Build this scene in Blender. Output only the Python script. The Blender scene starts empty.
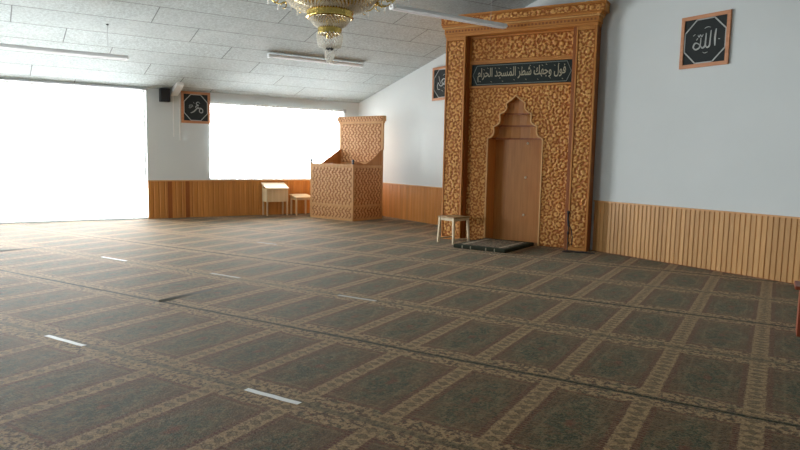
import bpy, math, random
import numpy as np
from mathutils import Matrix, Vector
random.seed(7)
PI = math.pi
SC = bpy.context.scene
COL = SC.collection
TH = math.radians(26.02)            # the prayer rows and the niche stand turned by this much against the walls
CU = (math.cos(TH), math.sin(TH))
CV = (-math.sin(TH), math.cos(TH))
CAM = (14.541, -8.257, 1.45)
ZA, ZB, RIDGE = 2.81, .225, 10.5    # sloping ceiling: height at the window wall, slope, ridge position
ROOM_X, ROOM_Y = 20.0, -14.0
def ceil_z(x):
    return ZA + ZB * (x if x < RIDGE else 2 * RIDGE - x)

# ------------------------------------------------------------------ mesh collecting
class MB:
    def __init__(s):
        s.v = []; s.f = []; s.sm = []
    def add(s, vs, fs, smooth=False, M=None):
        n = len(s.v)
        for p in vs:
            p = Vector(p)
            if M is not None: p = M @ p
            s.v.append(tuple(p))
        for f in fs:
            s.f.append(tuple(i + n for i in f)); s.sm.append(smooth)
        return s
    def box(s, x0, x1, y0, y1, z0, z1, M=None):
        vs = [(x, y, z) for z in (z0, z1) for y in (y0, y1) for x in (x0, x1)]
        return s.add(vs, [(0, 2, 3, 1), (4, 5, 7, 6), (0, 1, 5, 4), (2, 6, 7, 3), (0, 4, 6, 2), (1, 3, 7, 5)], False, M)
    def prism(s, pts, a0, a1, axis='z', M=None):
        # polygon extruded along an axis; pts are the two other coordinates
        def P(p, a):
            if axis == 'z': return (p[0], p[1], a)
            if axis == 'y': return (p[0], a, p[1])
            return (a, p[0], p[1])
        n = len(pts)
        vs = [P(p, a0) for p in pts] + [P(p, a1) for p in pts]
        fs = [tuple(range(n))[::-1], tuple(range(n, 2 * n))] + [(i, (i + 1) % n, n + (i + 1) % n, n + i) for i in range(n)]
        return s.add(vs, fs, False, M)
    def tube(s, pts, r, n=8, smooth=True, M=None):
        pts = [Vector(p) for p in pts]
        rs = r if isinstance(r, (list, tuple)) else [r] * len(pts)
        vs = []; fs = []
        up = None
        for i, p in enumerate(pts):
            d = (pts[min(i + 1, len(pts) - 1)] - pts[max(i - 1, 0)]).normalized()
            if up is None:
                up = Vector((0, 0, 1)) if abs(d.z) < .9 else Vector((1, 0, 0))
            a = d.cross(up).normalized(); b = a.cross(d).normalized(); up = b
            for k in range(n):
                t = 2 * PI * k / n
                vs.append(p + (a * math.cos(t) + b * math.sin(t)) * rs[i])
        for i in range(len(pts) - 1):
            for k in range(n):
                k2 = (k + 1) % n
                fs.append((i * n + k, i * n + k2, (i + 1) * n + k2, (i + 1) * n + k))
        s.add(vs, fs, smooth, M)
        m = len(pts) - 1
        s.add(vs[:n], [tuple(range(n))], False, M)
        s.add(vs[m * n:], [tuple(range(n))[::-1]], False, M)
        return s
    def lathe(s, prof, n=32, M=None, smooth=True):
        vs = []; fs = []
        for r, z in prof:
            for k in range(n):
                t = 2 * PI * k / n
                vs.append((r * math.cos(t), r * math.sin(t), z))
        for i in range(len(prof) - 1):
            for k in range(n):
                k2 = (k + 1) % n
                fs.append((i * n + k, i * n + k2, (i + 1) * n + k2, (i + 1) * n + k))
        return s.add(vs, fs, smooth, M)
    def octa(s, c, r, h=None, M=None):
        h = h or r
        x, y, z = c
        vs = [(x + r, y, z), (x, y + r, z), (x - r, y, z), (x, y - r, z), (x, y, z + h), (x, y, z - h)]
        return s.add(vs, [(0, 1, 4), (1, 2, 4), (2, 3, 4), (3, 0, 4), (1, 0, 5), (2, 1, 5), (3, 2, 5), (0, 3, 5)], False, M)
    def build(s, name, mat, parent=None, bevel=0, loc=None, rz=0):
        me = bpy.data.meshes.new(name)
        me.from_pydata(s.v, [], s.f); me.update()
        me.polygons.foreach_set('use_smooth', s.sm)
        me.materials.append(mat)
        o = bpy.data.objects.new(name, me); COL.objects.link(o)
        if parent is not None: o.parent = parent
        if loc: o.location = loc
        o.rotation_euler.z = rz
        if bevel:
            b = o.modifiers.new('bevel', 'BEVEL'); b.width = bevel; b.segments = 2; b.limit_method = 'ANGLE'
        return o

def tag(o, label=None, cat=None, group=None, kind=None):
    if label: o['label'] = label
    if cat: o['category'] = cat
    if group: o['group'] = group
    if kind: o['kind'] = kind
    return o
def empty(name, loc, rz=0, label=None, cat=None, group=None):
    o = bpy.data.objects.new(name, None); COL.objects.link(o)
    o.empty_display_size = .1
    o.location = loc; o.rotation_euler = (0, 0, rz)
    return tag(o, label, cat, group)
def copy_tree(o, parent=None):
    c = o.copy(); COL.objects.link(c)
    if parent is not None: c.parent = parent
    for ch in [x for x in list(SC.objects) if x.parent == o]:
        copy_tree(ch, c)
    return c

# ------------------------------------------------------------------ materials
class NT:
    def __init__(s, name):
        s.m = bpy.data.materials.new(name); s.m.use_nodes = True
        s.t = s.m.node_tree; s.t.nodes.clear()
        s.out = s.t.nodes.new('ShaderNodeOutputMaterial')
        s.b = s.t.nodes.new('ShaderNodeBsdfPrincipled')
        s.t.links.new(s.b.outputs[0], s.out.inputs[0])
    def put(s, sock, v):
        if hasattr(v, 'is_output'): s.t.links.new(v, sock)
        else:
            if isinstance(v, tuple) and len(v) == 3 and sock.type == 'RGBA': v = v + (1,)
            sock.default_value = v
    def M(s, op, a, b=0.0, c=0.0):
        n = s.t.nodes.new('ShaderNodeMath'); n.operation = op
        s.put(n.inputs[0], a); s.put(n.inputs[1], b); s.put(n.inputs[2], c)
        return n.outputs[0]
    def mix(s, f, a, b, mode='MIX'):
        n = s.t.nodes.new('ShaderNodeMix'); n.data_type = 'RGBA'; n.blend_type = mode
        s.put(n.inputs[0], f); s.put(n.inputs[6], a); s.put(n.inputs[7], b)
        return n.outputs[2]
    def coord(s, kind='Object'):
        n = s.t.nodes.new('ShaderNodeTexCoord'); return n.outputs[kind]
    def sep(s, v):
        n = s.t.nodes.new('ShaderNodeSeparateXYZ'); s.put(n.inputs[0], v); return n.outputs
    def comb(s, x, y, z=0.0):
        n = s.t.nodes.new('ShaderNodeCombineXYZ')
        s.put(n.inputs[0], x); s.put(n.inputs[1], y); s.put(n.inputs[2], z); return n.outputs[0]
    def scale(s, v, sc):
        n = s.t.nodes.new('ShaderNodeVectorMath'); n.operation = 'MULTIPLY'
        s.put(n.inputs[0], v); n.inputs[1].default_value = sc; return n.outputs[0]
    def noise(s, v, sc, det=2.0, rough=.5):
        n = s.t.nodes.new('ShaderNodeTexNoise'); s.put(n.inputs['Vector'], v)
        n.inputs['Scale'].default_value = sc; n.inputs['Detail'].default_value = det
        n.inputs['Roughness'].default_value = rough
        return n.outputs[0]
    def vor(s, v, sc, out='Distance'):
        n = s.t.nodes.new('ShaderNodeTexVoronoi'); s.put(n.inputs['Vector'], v)
        n.inputs['Scale'].default_value = sc; return n.outputs[out]
    def ss(s, x, lo, hi):
        n = s.t.nodes.new('ShaderNodeMapRange'); n.interpolation_type = 'SMOOTHSTEP'
        s.put(n.inputs[0], x); n.inputs[1].default_value = lo; n.inputs[2].default_value = hi
        return n.outputs[0]
    def band(s, x, lo, hi, e=.004):
        return s.M('MULTIPLY', s.ss(x, lo - e, lo + e), s.M('SUBTRACT', 1.0, s.ss(x, hi - e, hi + e)))
    def bump(s, h, dist=.01, strength=.5):
        n = s.t.nodes.new('ShaderNodeBump'); s.put(n.inputs['Height'], h)
        n.inputs['Distance'].default_value = dist; n.inputs['Strength'].default_value = strength
        s.t.links.new(n.outputs[0], s.b.inputs['Normal'])
    def fin(s, col, rough=.5, spec=.5, **k):
        s.put(s.b.inputs['Base Color'], col); s.put(s.b.inputs['Roughness'], rough)
        s.put(s.b.inputs['Specular IOR Level'], spec)
        for a, v in k.items(): s.put(s.b.inputs[a.replace('_', ' ')], v)
        return s.m

def plain(name, c, rough=.5, spec=.5, var=.06, **k):
    t = NT(name)
    n = t.noise(t.coord(), 14, 3)
    d = tuple(x * (1 - var * 2) for x in c)
    return t.fin(t.mix(n, d, tuple(min(1, x * (1 + var)) for x in c)), rough, spec, **k)

def wood(name, c1, c2, axis=2, ring=9, rough=.45, plank=None, pvar=.25, spec=.4):
    """grain stretched along an axis; plank = board width for a small step of tint per board (axis 0/1)"""
    t = NT(name)
    sc = [ring * 2.2] * 3; sc[axis] = ring * .12
    v = t.scale(t.coord(), tuple(sc))
    n = t.noise(v, 1.0, 5, .6)
    fine = t.noise(t.scale(t.coord(), tuple(90 if i != axis else 4 for i in range(3))), 1.0, 2)
    f = t.M('ADD', t.M('MULTIPLY', t.ss(n, .3, .7), .75), t.M('MULTIPLY', fine, .25))
    col = t.mix(f, c1, c2)
    if plank:
        ax, w = plank
        idx = t.M('FLOOR', t.M('DIVIDE', t.sep(t.coord())[ax], w))
        wn = t.t.nodes.new('ShaderNodeTexWhiteNoise'); wn.noise_dimensions = '1D'
        t.put(wn.inputs['W'], idx)
        lo = tuple(x * (1 - pvar) for x in c1)
        col = t.mix(t.M('MULTIPLY', wn.outputs[0], .6), col, lo)
    t.bump(fine, .002, .2)
    return t.fin(col, rough, spec)

M = {}
M['orange_wood'] = wood('orange pine', (.50, .19, .035), (.66, .29, .07), 2, plank=(1, .12))
M['orange_wood_x'] = wood('orange pine boards', (.50, .19, .035), (.66, .29, .07), 2, plank=(0, .12))
M['slat_wood'] = wood('tan slat wood', (.56, .29, .095), (.66, .37, .14), 2, plank=(0, .07), pvar=.3)
M['rail_wood'] = wood('pale rail wood', (.55, .28, .10), (.66, .36, .14), 0)
M['mih_frame'] = wood('mihrab moulding wood', (.50, .185, .035), (.62, .27, .06), 2)
M['mih_frame_h'] = wood('mihrab moulding wood level', (.50, .185, .035), (.62, .27, .06), 0)
M['mih_dark'] = wood('mihrab dark and shade wood', (.26, .07, .012), (.36, .11, .02), 2)  # dark wood, also used to paint shade on niche and wainscot parts
M['niche_wood'] = wood('niche veneer', (.50, .20, .045), (.62, .275, .07), 2, ring=14)
M['pale_edge'] = wood('pale arch edge', (.66, .36, .12), (.75, .45, .18), 2)
M['minbar_frame'] = wood('minbar frame wood', (.56, .29, .11), (.68, .39, .17), 2)
M['minbar_plain'] = wood('minbar plain board', (.40, .16, .04), (.52, .23, .07), 2)
M['pine'] = wood('pale pine', (.58, .45, .27), (.70, .57, .37), 2)
M['pine_top'] = wood('pale pine top', (.62, .46, .26), (.76, .60, .38), 0)
M['worn_top'] = wood('worn brown stool top', (.26, .16, .07), (.40, .26, .12), 0)
M['red_wood'] = wood('red brown wood', (.22, .045, .018), (.32, .07, .025), 2)
M['pic_wood'] = wood('reddish picture frame wood', (.48, .20, .09), (.60, .28, .14), 0)
M['black'] = plain('black plastic', (.012, .012, .014), .45)
M['mesh_black'] = plain('speaker cloth', (.02, .02, .022), .9)
M['metal'] = plain('dark metal', (.05, .05, .055), .35, Metallic=.8)
M['white_metal'] = plain('white enamel', (.88, .89, .90), .35, var=.02)
M['tube_white'] = plain('white tube glass', (.88, .88, .87), .2, var=.01)
M['grey_metal'] = plain('grey metal', (.42, .43, .45), .35, var=.02)
M['white_wall'] = None
M['tape'] = plain('white tape', (.85, .85, .82), .6, var=.03)
M['green_panel'] = plain('dark green panel', (.012, .022, .02), .55, spec=.3)
M['black_panel'] = plain('charcoal felt panel', (.03, .035, .035), .8, spec=.2)
M['silver'] = plain('silver lettering', (.42, .43, .41), .5, var=.03)
M['gold_letter'] = plain('pale gold lettering', (.45, .41, .29), .5, var=.05)
M['border_line'] = plain('grey green border line', (.22, .25, .22), .5)
M['gold'] = plain('polished brass', (.80, .58, .17), .22, Metallic=1.0, var=.12)
M['button'] = plain('pale button', (.85, .72, .55), .4)
M['soft_white'] = plain('white trim paint', (.80, .81, .80), .5, var=.02)

def mk_wall():
    t = NT('white painted wall')
    n = t.noise(t.coord(), 1.3, 4); f = t.noise(t.coord(), 60, 2)
    c = t.mix(n, (.62, .66, .66), (.68, .715, .715))
    t.bump(f, .003, .25)
    return t.fin(c, .75, .25)
M['white_wall'] = mk_wall()

def mk_ceiling():
    t = NT('grey wood wool ceiling boards')
    x, y, z = t.sep(t.coord())[:3]
    W, L = .62, 2.73
    r = t.M('DIVIDE', t.M('SUBTRACT', x, .225), W)
    row = t.M('FLOOR', r); fx = t.M('MULTIPLY', t.M('PINGPONG', r, .5), W)
    yy = t.M('DIVIDE', t.M('ADD', t.M('ADD', y, 4.24), t.M('MULTIPLY', t.M('SUBTRACT', row, 3.0), .78)), L)
    fy = t.M('MULTIPLY', t.M('PINGPONG', yy, .5), L)
    d = t.M('MINIMUM', fx, fy)
    line = t.M('SUBTRACT', 1.0, t.ss(d, .004, .012))
    wn = t.t.nodes.new('ShaderNodeTexWhiteNoise'); wn.noise_dimensions = '2D'
    t.put(wn.inputs['Vector'], t.comb(row, t.M('FLOOR', yy)))
    sp = t.noise(t.coord(), 24, 6, .8)
    big = t.noise(t.coord(), 2.2, 3)
    c = t.mix(t.ss(sp, .38, .62), (.38, .425, .425), (.57, .645, .645))
    c = t.mix(t.M('MULTIPLY', wn.outputs[0], .35), c, (.42, .455, .45))
    c = t.mix(t.M('MULTIPLY', t.ss(big, .45, .75), .25), c, (.62, .66, .65))
    c = t.mix(t.M('MULTIPLY', line, .8), c, (.13, .13, .13))
    t.bump(t.M('SUBTRACT', sp, t.M('MULTIPLY', line, 2.0)), .006, .5)
    return t.fin(c, .9, .15)
M['ceiling'] = mk_ceiling()

CW, CL = .5776, 1.2506
def mk_carpet():
    t = NT('prayer carpet pile')
    uvn = t.coord('UV')
    wob = t.noise(uvn, 3.0, 2)
    u, v, _ = t.sep(uvn)[:3]
    v = t.M('ADD', v, t.M('MULTIPLY', t.M('SUBTRACT', wob, .5), .035))
    un = t.M('DIVIDE', t.M('ADD', u, .0256), CW)
    vn = t.M('DIVIDE', t.M('SUBTRACT', v, .306), CL)
    du = t.M('MULTIPLY', t.M('PINGPONG', un, .5), CW)          # distance to the pale band between two mats
    dv0 = t.M('MULTIPLY', t.M('PINGPONG', vn, .5), CL)         # distance to the row line
    fz = t.noise(uvn, 48, 2, .8)                                # frayed pattern edges
    du = t.M('ABSOLUTE', t.M('ADD', du, t.M('MULTIPLY', t.M('SUBTRACT', fz, .5), .055)))
    dv = t.M('ABSOLUTE', t.M('ADD', dv0, t.M('MULTIPLY', t.M('SUBTRACT', fz, .5), .07)))
    cv = t.M('MULTIPLY', t.M('FRACT', vn), CL)
    cx = t.M('SUBTRACT', CW / 2, du)                           # 0 at the middle of a mat
    n1 = t.noise(uvn, 26, 3, .7); n2 = t.noise(uvn, 9, 3, .6); n3 = t.noise(uvn, 75, 2, .7)
    vr = t.vor(uvn, 22); vr2 = t.vor(uvn, 38)
    beige = (.56, .45, .31); beige2 = (.36, .30, .205)
    green = (.030, .078, .052); green2 = (.085, .165, .115); red = (.23, .07, .045); brown = (.145, .10, .060); dgreen = (.022, .035, .026)
    # field: green ground, brown and red scrolls, a leafy medallion
    fld = t.mix(t.ss(n1, .42, .60), green, green2)
    fld = t.mix(t.M('MULTIPLY', t.ss(n3, .48, .62), .7), fld, (.22, .165, .10))
    fld = t.mix(t.M('MULTIPLY', t.ss(n2, .52, .40), .5), fld, (.03, .042, .028))
    fld = t.mix(t.M('MULTIPLY', t.ss(n2, .48, .58), .85), fld, brown)
    fld = t.mix(t.M('MULTIPLY', t.M('SUBTRACT', 1.0, t.ss(vr, .18, .30)), .35), fld, beige2)
    # pointed arch: outside it the field turns red brown
    arch = t.M('ADD', t.M('MULTIPLY', cx, 1.5), t.M('MULTIPLY', t.M('ABSOLUTE', t.M('SUBTRACT', cv, .58)), .62))
    arch = t.M('ADD', arch, t.M('MULTIPLY', t.M('SUBTRACT', n1, .5), .42))
    fld = t.mix(t.M('MULTIPLY', t.ss(arch, .28, .40), .8), fld, t.mix(t.ss(n1, .4, .6), brown, (.19, .125, .075)))
    ring = t.band(arch, .25, .29, .012)
    fld = t.mix(t.M('MULTIPLY', ring, .5), fld, beige2)
    md = t.M('SQRT', t.M('ADD', t.M('POWER', t.M('MULTIPLY', cx, 1.4), 2.0), t.M('POWER', t.M('MULTIPLY', t.M('SUBTRACT', cv, .60), .8), 2.0)))
    fld = t.mix(t.M('MULTIPLY', t.M('SUBTRACT', 1.0, t.ss(t.M('ADD', md, t.M('MULTIPLY', n1, .06)), .05, .085)), .7), fld, red)
    # columns inside the mat
    fld = t.mix(t.M('MULTIPLY', t.band(du, .150, .163, .003), .3), fld, beige2)
    fld = t.mix(t.M('MULTIPLY', t.band(du, .122, .136, .003), .6), fld, brown)
    fld = t.mix(t.M('MULTIPLY', t.band(dv, .200, .216, .004), .6), fld, beige2)
    # end border, floral
    flo = t.mix(t.ss(n1, .44, .54), (.10, .065, .045), beige)
    flo = t.mix(t.M('MULTIPLY', t.M('SUBTRACT', 1.0, t.ss(vr, .16, .26)), .7), flo, red)
    flo = t.mix(t.M('MULTIPLY', t.ss(n2, .55, .65), .4), flo, green2)
    c = t.mix(t.M('SUBTRACT', 1.0, t.ss(dv, .155, .165)), fld, flo)
    c = t.mix(t.M('MULTIPLY', t.band(dv, .165, .185, .004), .6), c, red)
    # side border: dark dotted strip, pale band with diamonds
    dot = t.M('GREATER_THAN', t.M('PINGPONG', t.M('DIVIDE', v, .03), .5), .28)
    edge = t.mix(t.M('MULTIPLY', dot, .35), (.14, .048, .032), beige2)
    inrow = t.ss(dv, .13, .15)
    c = t.mix(t.M('MULTIPLY', t.band(du, .058, .094, .003), inrow), c, edge)
    dia = t.M('ADD', t.M('ABSOLUTE', t.M('MULTIPLY', t.M('PINGPONG', t.M('DIVIDE', v, .085), .5), 1.0)), t.M('MULTIPLY', du, 9.0))
    bnd = t.mix(t.band(dia, .22, .40, .04), beige, (.20, .16, .11))
    bnd = t.mix(t.M('MULTIPLY', t.M('SUBTRACT', 1.0, t.ss(dia, .16, .22)), .7), bnd, (.14, .15, .10))
    bnd = t.mix(t.M('MULTIPLY', t.ss(n1, .46, .58), .55), bnd, brown)
    c = t.mix(t.M('MULTIPLY', t.M('SUBTRACT', 1.0, t.ss(du, .054, .059)), t.ss(dv, .03, .04)), c, bnd)
    # row line: strong on every second row (the seams), paler between
    c = t.mix(t.M('MULTIPLY', t.M('SUBTRACT', 1.0, t.ss(dv0, .022, .036)), .6), c, (.085, .10, .07))
    par = t.M('LESS_THAN', t.M('PINGPONG', t.M('ADD', t.M('MULTIPLY', vn, .5), 0.5), .5), .05)
    c = t.mix(t.M('MULTIPLY', par, t.M('SUBTRACT', 1.0, t.ss(dv0, .014, .022))), c, dgreen)
    # pile and wear
    mo = t.noise(t.scale(uvn, (1.0, .6, 1.0)), 30, 4, .85)
    c = t.mix(t.M('MULTIPLY', t.ss(mo, .52, .62), .34), c, (.46, .37, .25))
    c = t.mix(t.M('MULTIPLY', t.ss(mo, .46, .36), .55), c, (.045, .04, .028))
    c = t.mix(t.M('MULTIPLY', t.ss(fz, .52, .64), .35), c, (.46, .36, .25))
    c = t.mix(t.M('MULTIPLY', t.ss(n3, .50, .38), .45), c, (.06, .045, .032))
    big = t.noise(uvn, 1.1, 3)
    c = t.mix(t.M('MULTIPLY', t.ss(big, .4, .7), .12), c, (.30, .24, .17))
    t.bump(t.M('ADD', n3, t.M('MULTIPLY', n2, .8)), .014, .6)
    c = t.mix(1.0, c, (.76, .60, .42), 'MULTIPLY')
    return t.fin(c, .70, .08, Sheen_Weight=.15, Sheen_Roughness=.24, Sheen_Tint=(.95, .97, .85))
M['carpet'] = mk_carpet()
def mk_mat():
    t = NT('folded green prayer rug')
    x, y, z = t.sep(t.coord())[:3]
    n = t.noise(t.coord(), 22, 3, .7); v = t.vor(t.coord(), 20)
    c = t.mix(t.ss(n, .45, .55), (.30, .24, .17), (.10, .10, .07))
    c = t.mix(t.M('SUBTRACT', 1.0, t.ss(v, .2, .3)), c, (.24, .10, .07))
    dx = t.M('ABSOLUTE', x); dy = t.M('ABSOLUTE', y)
    c = t.mix(t.band(dx, .30, .335, .004), c, (.55, .48, .36))
    c = t.mix(t.band(dx, .40, .47, .004), c, (.024, .036, .022))
    c = t.mix(t.band(dy, .46, .60, .004), c, (.024, .036, .022))
    st = t.band(t.M('PINGPONG', t.M('DIVIDE', x, .42), .5), .30, .345, .008)
    side = t.M('LESS_THAN', z, .052)
    c = t.mix(side, c, t.mix(t.M('MULTIPLY', st, .8), (.028, .030, .018), (.36, .31, .23)))
    t.bump(n, .006, .4)
    return t.fin(c, .9, .2)
M['mat'] = mk_mat()

def mk_carved(name, hi, lo, mid):
    """two layers: pale fretwork standing on a darker stained board; 'carve' is the height of the fretwork"""
    t = NT(name)
    a = t.t.nodes.new('ShaderNodeAttribute'); a.attribute_name = 'carve'
    n = t.noise(t.coord(), 7, 3); g = t.noise(t.coord(), 40, 2)
    f = t.ss(a.outputs['Fac'], .30, .62)
    top = t.mix(t.ss(t.M('ADD', n, t.M('MULTIPLY', g, .4)), .5, .9), hi, mid)
    return t.fin(t.mix(f, lo, top), .5, .35)
M['carved'] = mk_carved('carved mihrab fretwork', (.82, .45, .14), (.43, .135, .024), (.66, .30, .075))
M['lattice'] = mk_carved('minbar fretwork', (.72, .42, .20), (.30, .10, .025), (.62, .33, .14))

def mk_glass():
    t = NT('window glass'); t.t.nodes.remove(t.b)
    tr = t.t.nodes.new('ShaderNodeBsdfTransparent'); gl = t.t.nodes.new('ShaderNodeBsdfGlossy')
    gl.inputs['Roughness'].default_value = .02
    fr = t.t.nodes.new('ShaderNodeFresnel'); fr.inputs[0].default_value = 1.3
    mx = t.t.nodes.new('ShaderNodeMixShader')
    t.t.links.new(fr.outputs[0], mx.inputs[0]); t.t.links.new(tr.outputs[0], mx.inputs[1]); t.t.links.new(gl.outputs[0], mx.inputs[2])
    t.t.links.new(mx.outputs[0], t.out.inputs[0])
    return t.m
M['glass'] = mk_glass()
def mk_crystal():
    t = NT('cut crystal'); t.t.nodes.remove(t.b)
    tr = t.t.nodes.new('ShaderNodeBsdfTransparent'); gl = t.t.nodes.new('ShaderNodeBsdfGlossy')
    gl.inputs['Roughness'].default_value = .08
    df = t.t.nodes.new('ShaderNodeBsdfDiffuse'); df.inputs[0].default_value = (.93, .92, .86, 1)
    m1 = t.t.nodes.new('ShaderNodeMixShader'); m1.inputs[0].default_value = .75
    m2 = t.t.nodes.new('ShaderNodeMixShader'); m2.inputs[0].default_value = .52
    t.t.links.new(gl.outputs[0], m1.inputs[1]); t.t.links.new(df.outputs[0], m1.inputs[2])
    t.t.links.new(tr.outputs[0], m2.inputs[1]); t.t.links.new(m1.outputs[0], m2.inputs[2])
    tl = t.t.nodes.new('ShaderNodeBsdfTranslucent'); tl.inputs[0].default_value = (.95, .93, .86, 1)
    m3 = t.t.nodes.new('ShaderNodeMixShader'); m3.inputs[0].default_value = .4
    t.t.links.new(m1.outputs[0], m3.inputs[1]); t.t.links.new(tl.outputs[0], m3.inputs[2]); t.t.links.new(m3.outputs[0], m2.inputs[2])
    t.t.links.new(m2.outputs[0], t.out.inputs[0])
    return t.m
M['crystal'] = mk_crystal()
def mk_blind():
    t = NT('white blind fabric'); t.t.nodes.remove(t.b)
    tl = t.t.nodes.new('ShaderNodeBsdfTranslucent'); tl.inputs[0].default_value = (.9, .9, .9, 1)
    df = t.t.nodes.new('ShaderNodeBsdfDiffuse'); df.inputs[0].default_value = (.9, .9, .9, 1)
    m = t.t.nodes.new('ShaderNodeMixShader'); m.inputs[0].default_value = .5
    t.t.links.new(df.outputs[0], m.inputs[1]); t.t.links.new(tl.outputs[0], m.inputs[2]); t.t.links.new(m.outputs[0], t.out.inputs[0])
    return t.m
M['blind'] = mk_blind()

# ------------------------------------------------------------------ the room
def struct(mb, name, mat, parent=None, bevel=0):
    o = mb.build(name, mat, parent, bevel)
    if parent is None: o['kind'] = 'structure'
    return o
struct(MB().box(-.3, ROOM_X + .3, ROOM_Y - .3, .3, -.2, 0), 'floor', plain('grey screed', (.3, .3, .28), .8))
# ceiling: two slopes meeting at a ridge
c = MB()
x1 = ROOM_X + .3
c.prism([(-.3, ceil_z(0) - .3 * ZB), (RIDGE, ceil_z(RIDGE)), (x1, ceil_z(x1)), (x1, ceil_z(x1) + .25), (RIDGE, ceil_z(RIDGE) + .25), (-.3, ceil_z(0) - .3 * ZB + .25)], ROOM_Y - .3, .3, 'y')
struct(c, 'ceiling', M['ceiling'])
# window wall (x = 0) around the two openings
W1 = (-12.4, -5.21, .03, 2.76); W2 = (-3.86, -.42, .86, 2.585)
w = MB(); T = -.28
w.box(T, 0, W2[1], .28, 0, 2.95); w.box(T, 0, W1[1], W2[0], 0, 2.95)
w.box(T, 0, W2[0], W2[1], 0, W2[2]); w.box(T, 0, W2[0], W2[1], W2[3], 2.95)
w.box(T, 0, W1[0], W1[1], W1[3], 2.95); w.box(T, 0, W1[0], W1[1], 0, W1[2])
w.box(T, 0, ROOM_Y - .28, W1[0], 0, 2.95)
struct(w, 'wall_left', M['white_wall'])
def gable(y0, y1, name):
    g = MB(); g.prism([(0, 0), (ROOM_X, 0), (ROOM_X, ceil_z(ROOM_X) + .05), (RIDGE, ceil_z(RIDGE) + .05), (0, ceil_z(0) + .05)], y0, y1, 'y')
    return struct(g, name, M['white_wall'])
gable(0, .28, 'wall_front')
W_ADD = (4.6, 7.6, 1.2, 2.6)  # unseen window behind the camera, added to light the niche from the front
w = MB(); yb0, yb1 = ROOM_Y - .28, ROOM_Y
w.box(0, W_ADD[0], yb0, yb1, 0, 2.62); w.box(W_ADD[1], ROOM_X, yb0, yb1, 0, 2.62); w.box(W_ADD[0], W_ADD[1], yb0, yb1, 0, W_ADD[2])
w.prism([(0, 2.62), (ROOM_X, 2.62), (ROOM_X, ceil_z(ROOM_X) + .05), (RIDGE, ceil_z(RIDGE) + .05), (0, ceil_z(0) + .05)], yb0, yb1, 'y')
struct(w, 'wall_back', M['white_wall'])
f = MB()
for x0_, x1_ in ((W_ADD[0], W_ADD[0] + .05), (6.07, 6.13), (W_ADD[1] - .05, W_ADD[1])): f.box(x0_, x1_, ROOM_Y - .2, ROOM_Y - .14, W_ADD[2], 2.62)
f.box(W_ADD[0], W_ADD[1], ROOM_Y - .2, ROOM_Y - .14, W_ADD[2], W_ADD[2] + .05); f.box(W_ADD[0], W_ADD[1], ROOM_Y - .2, ROOM_Y - .14, 2.57, 2.62)
o = struct(f, 'added_fill_window', M['soft_white'])
MB().box(W_ADD[0] + .05, W_ADD[1] - .05, ROOM_Y - .174, ROOM_Y - .166, W_ADD[2] + .05, 2.57).build('pane', M['glass'], o)
struct(MB().box(ROOM_X, ROOM_X + .28, ROOM_Y - .28, .28, 0, 3.2), 'wall_right', M['white_wall'])

def window(name, y0, y1, z0, z1):
    f = MB(); a = .022
    X0, X1 = -.24, -.18
    f.box(X0, X1, y0, y1, z0, z0 + a); f.box(X0, X1, y0, y1, z1 - a, z1)
    f.box(X0, X1, y0, y0 + a, z0 + a, z1 - a); f.box(X0, X1, y1 - a, y1, z0 + a, z1 - a)
    o = struct(f, name, M['soft_white'])
    MB().box(-.214, -.206, y0 + a, y1 - a, z0 + a, z1 - a).build('pane', M['glass'], o)
    return o
window('window_1', *W1)
w2 = window('window_2', *W2)
MB().box(-.18, .03, W2[0] - .01, W2[1] + .01, .845, .87).build('window_sill', M['soft_white'], w2, .004)

# daylight enters through the openings
for (y0, y1, z0, z1) in (W1, W2):
    L = bpy.data.lights.new('window_daylight', 'AREA'); L.shape = 'RECTANGLE'
    L.size = z1 - z0; L.size_y = y1 - y0; L.cycles.is_portal = True
    o = bpy.data.objects.new('window_daylight', L); COL.objects.link(o)
    o.location = (-.27, (y0 + y1) / 2, (z0 + z1) / 2); o.rotation_euler = (0, -PI / 2, 0)

L = bpy.data.lights.new('window_daylight', 'AREA'); L.shape = 'RECTANGLE'  # portal for the added window in the back wall
L.size = W_ADD[1] - W_ADD[0]; L.size_y = 2.62 - W_ADD[2]; L.cycles.is_portal = True
o = bpy.data.objects.new('window_daylight', L); COL.objects.link(o)
o.location = ((W_ADD[0] + W_ADD[1]) / 2, ROOM_Y - .27, 1.81); o.rotation_euler = (PI / 2, 0, 0)
# wainscots
def grooved(x0, x1, pitch, depth, face, z1, axis, sign):
    """vertical boards with a groove between neighbours; face = wall plane, sign = side of the room"""
    g = MB(); n = int(round((x1 - x0) / pitch)); prof = []
    for i in range(n):
        a = x0 + i * pitch
        prof += [(a, depth * .35), (a + pitch * .10, depth), (a + pitch * .80, depth), (a + pitch * .90, depth * .35)]
    prof.append((x0 + n * pitch, depth * .35))
    vs = []
    for a, d in prof:
        for z in (0, z1):
            vs.append((a, face + sign * d, z) if axis == 'x' else (face + sign * d, a, z))
    fs = [(2 * i, 2 * i + 2, 2 * i + 3, 2 * i + 1) for i in range(len(prof) - 1)]
    m = len(prof)
    if axis == 'x': a0, a1 = (prof[0][0], face), (prof[-1][0], face)
    else: a0, a1 = (face, prof[0][0]), (face, prof[-1][0])
    b = len(vs)
    vs += [(a0[0], a0[1], 0), (a0[0], a0[1], z1), (a1[0], a1[1], 0), (a1[0], a1[1], z1)]
    fs += [(b, 0, 1, b + 1), (2 * m - 2, b + 2, b + 3, 2 * m - 1), (b, b + 1, b + 3, b + 2)]
    return g.add(vs, fs)
o = struct(grooved(7.72, 19.94, .0698, .015, 0, .80, 'x', -1), 'trim_1', M['slat_wood'])
MB().box(7.72, 19.95, -.034, 0, .80, .822).build('cap_rail', M['rail_wood'], o)
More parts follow.
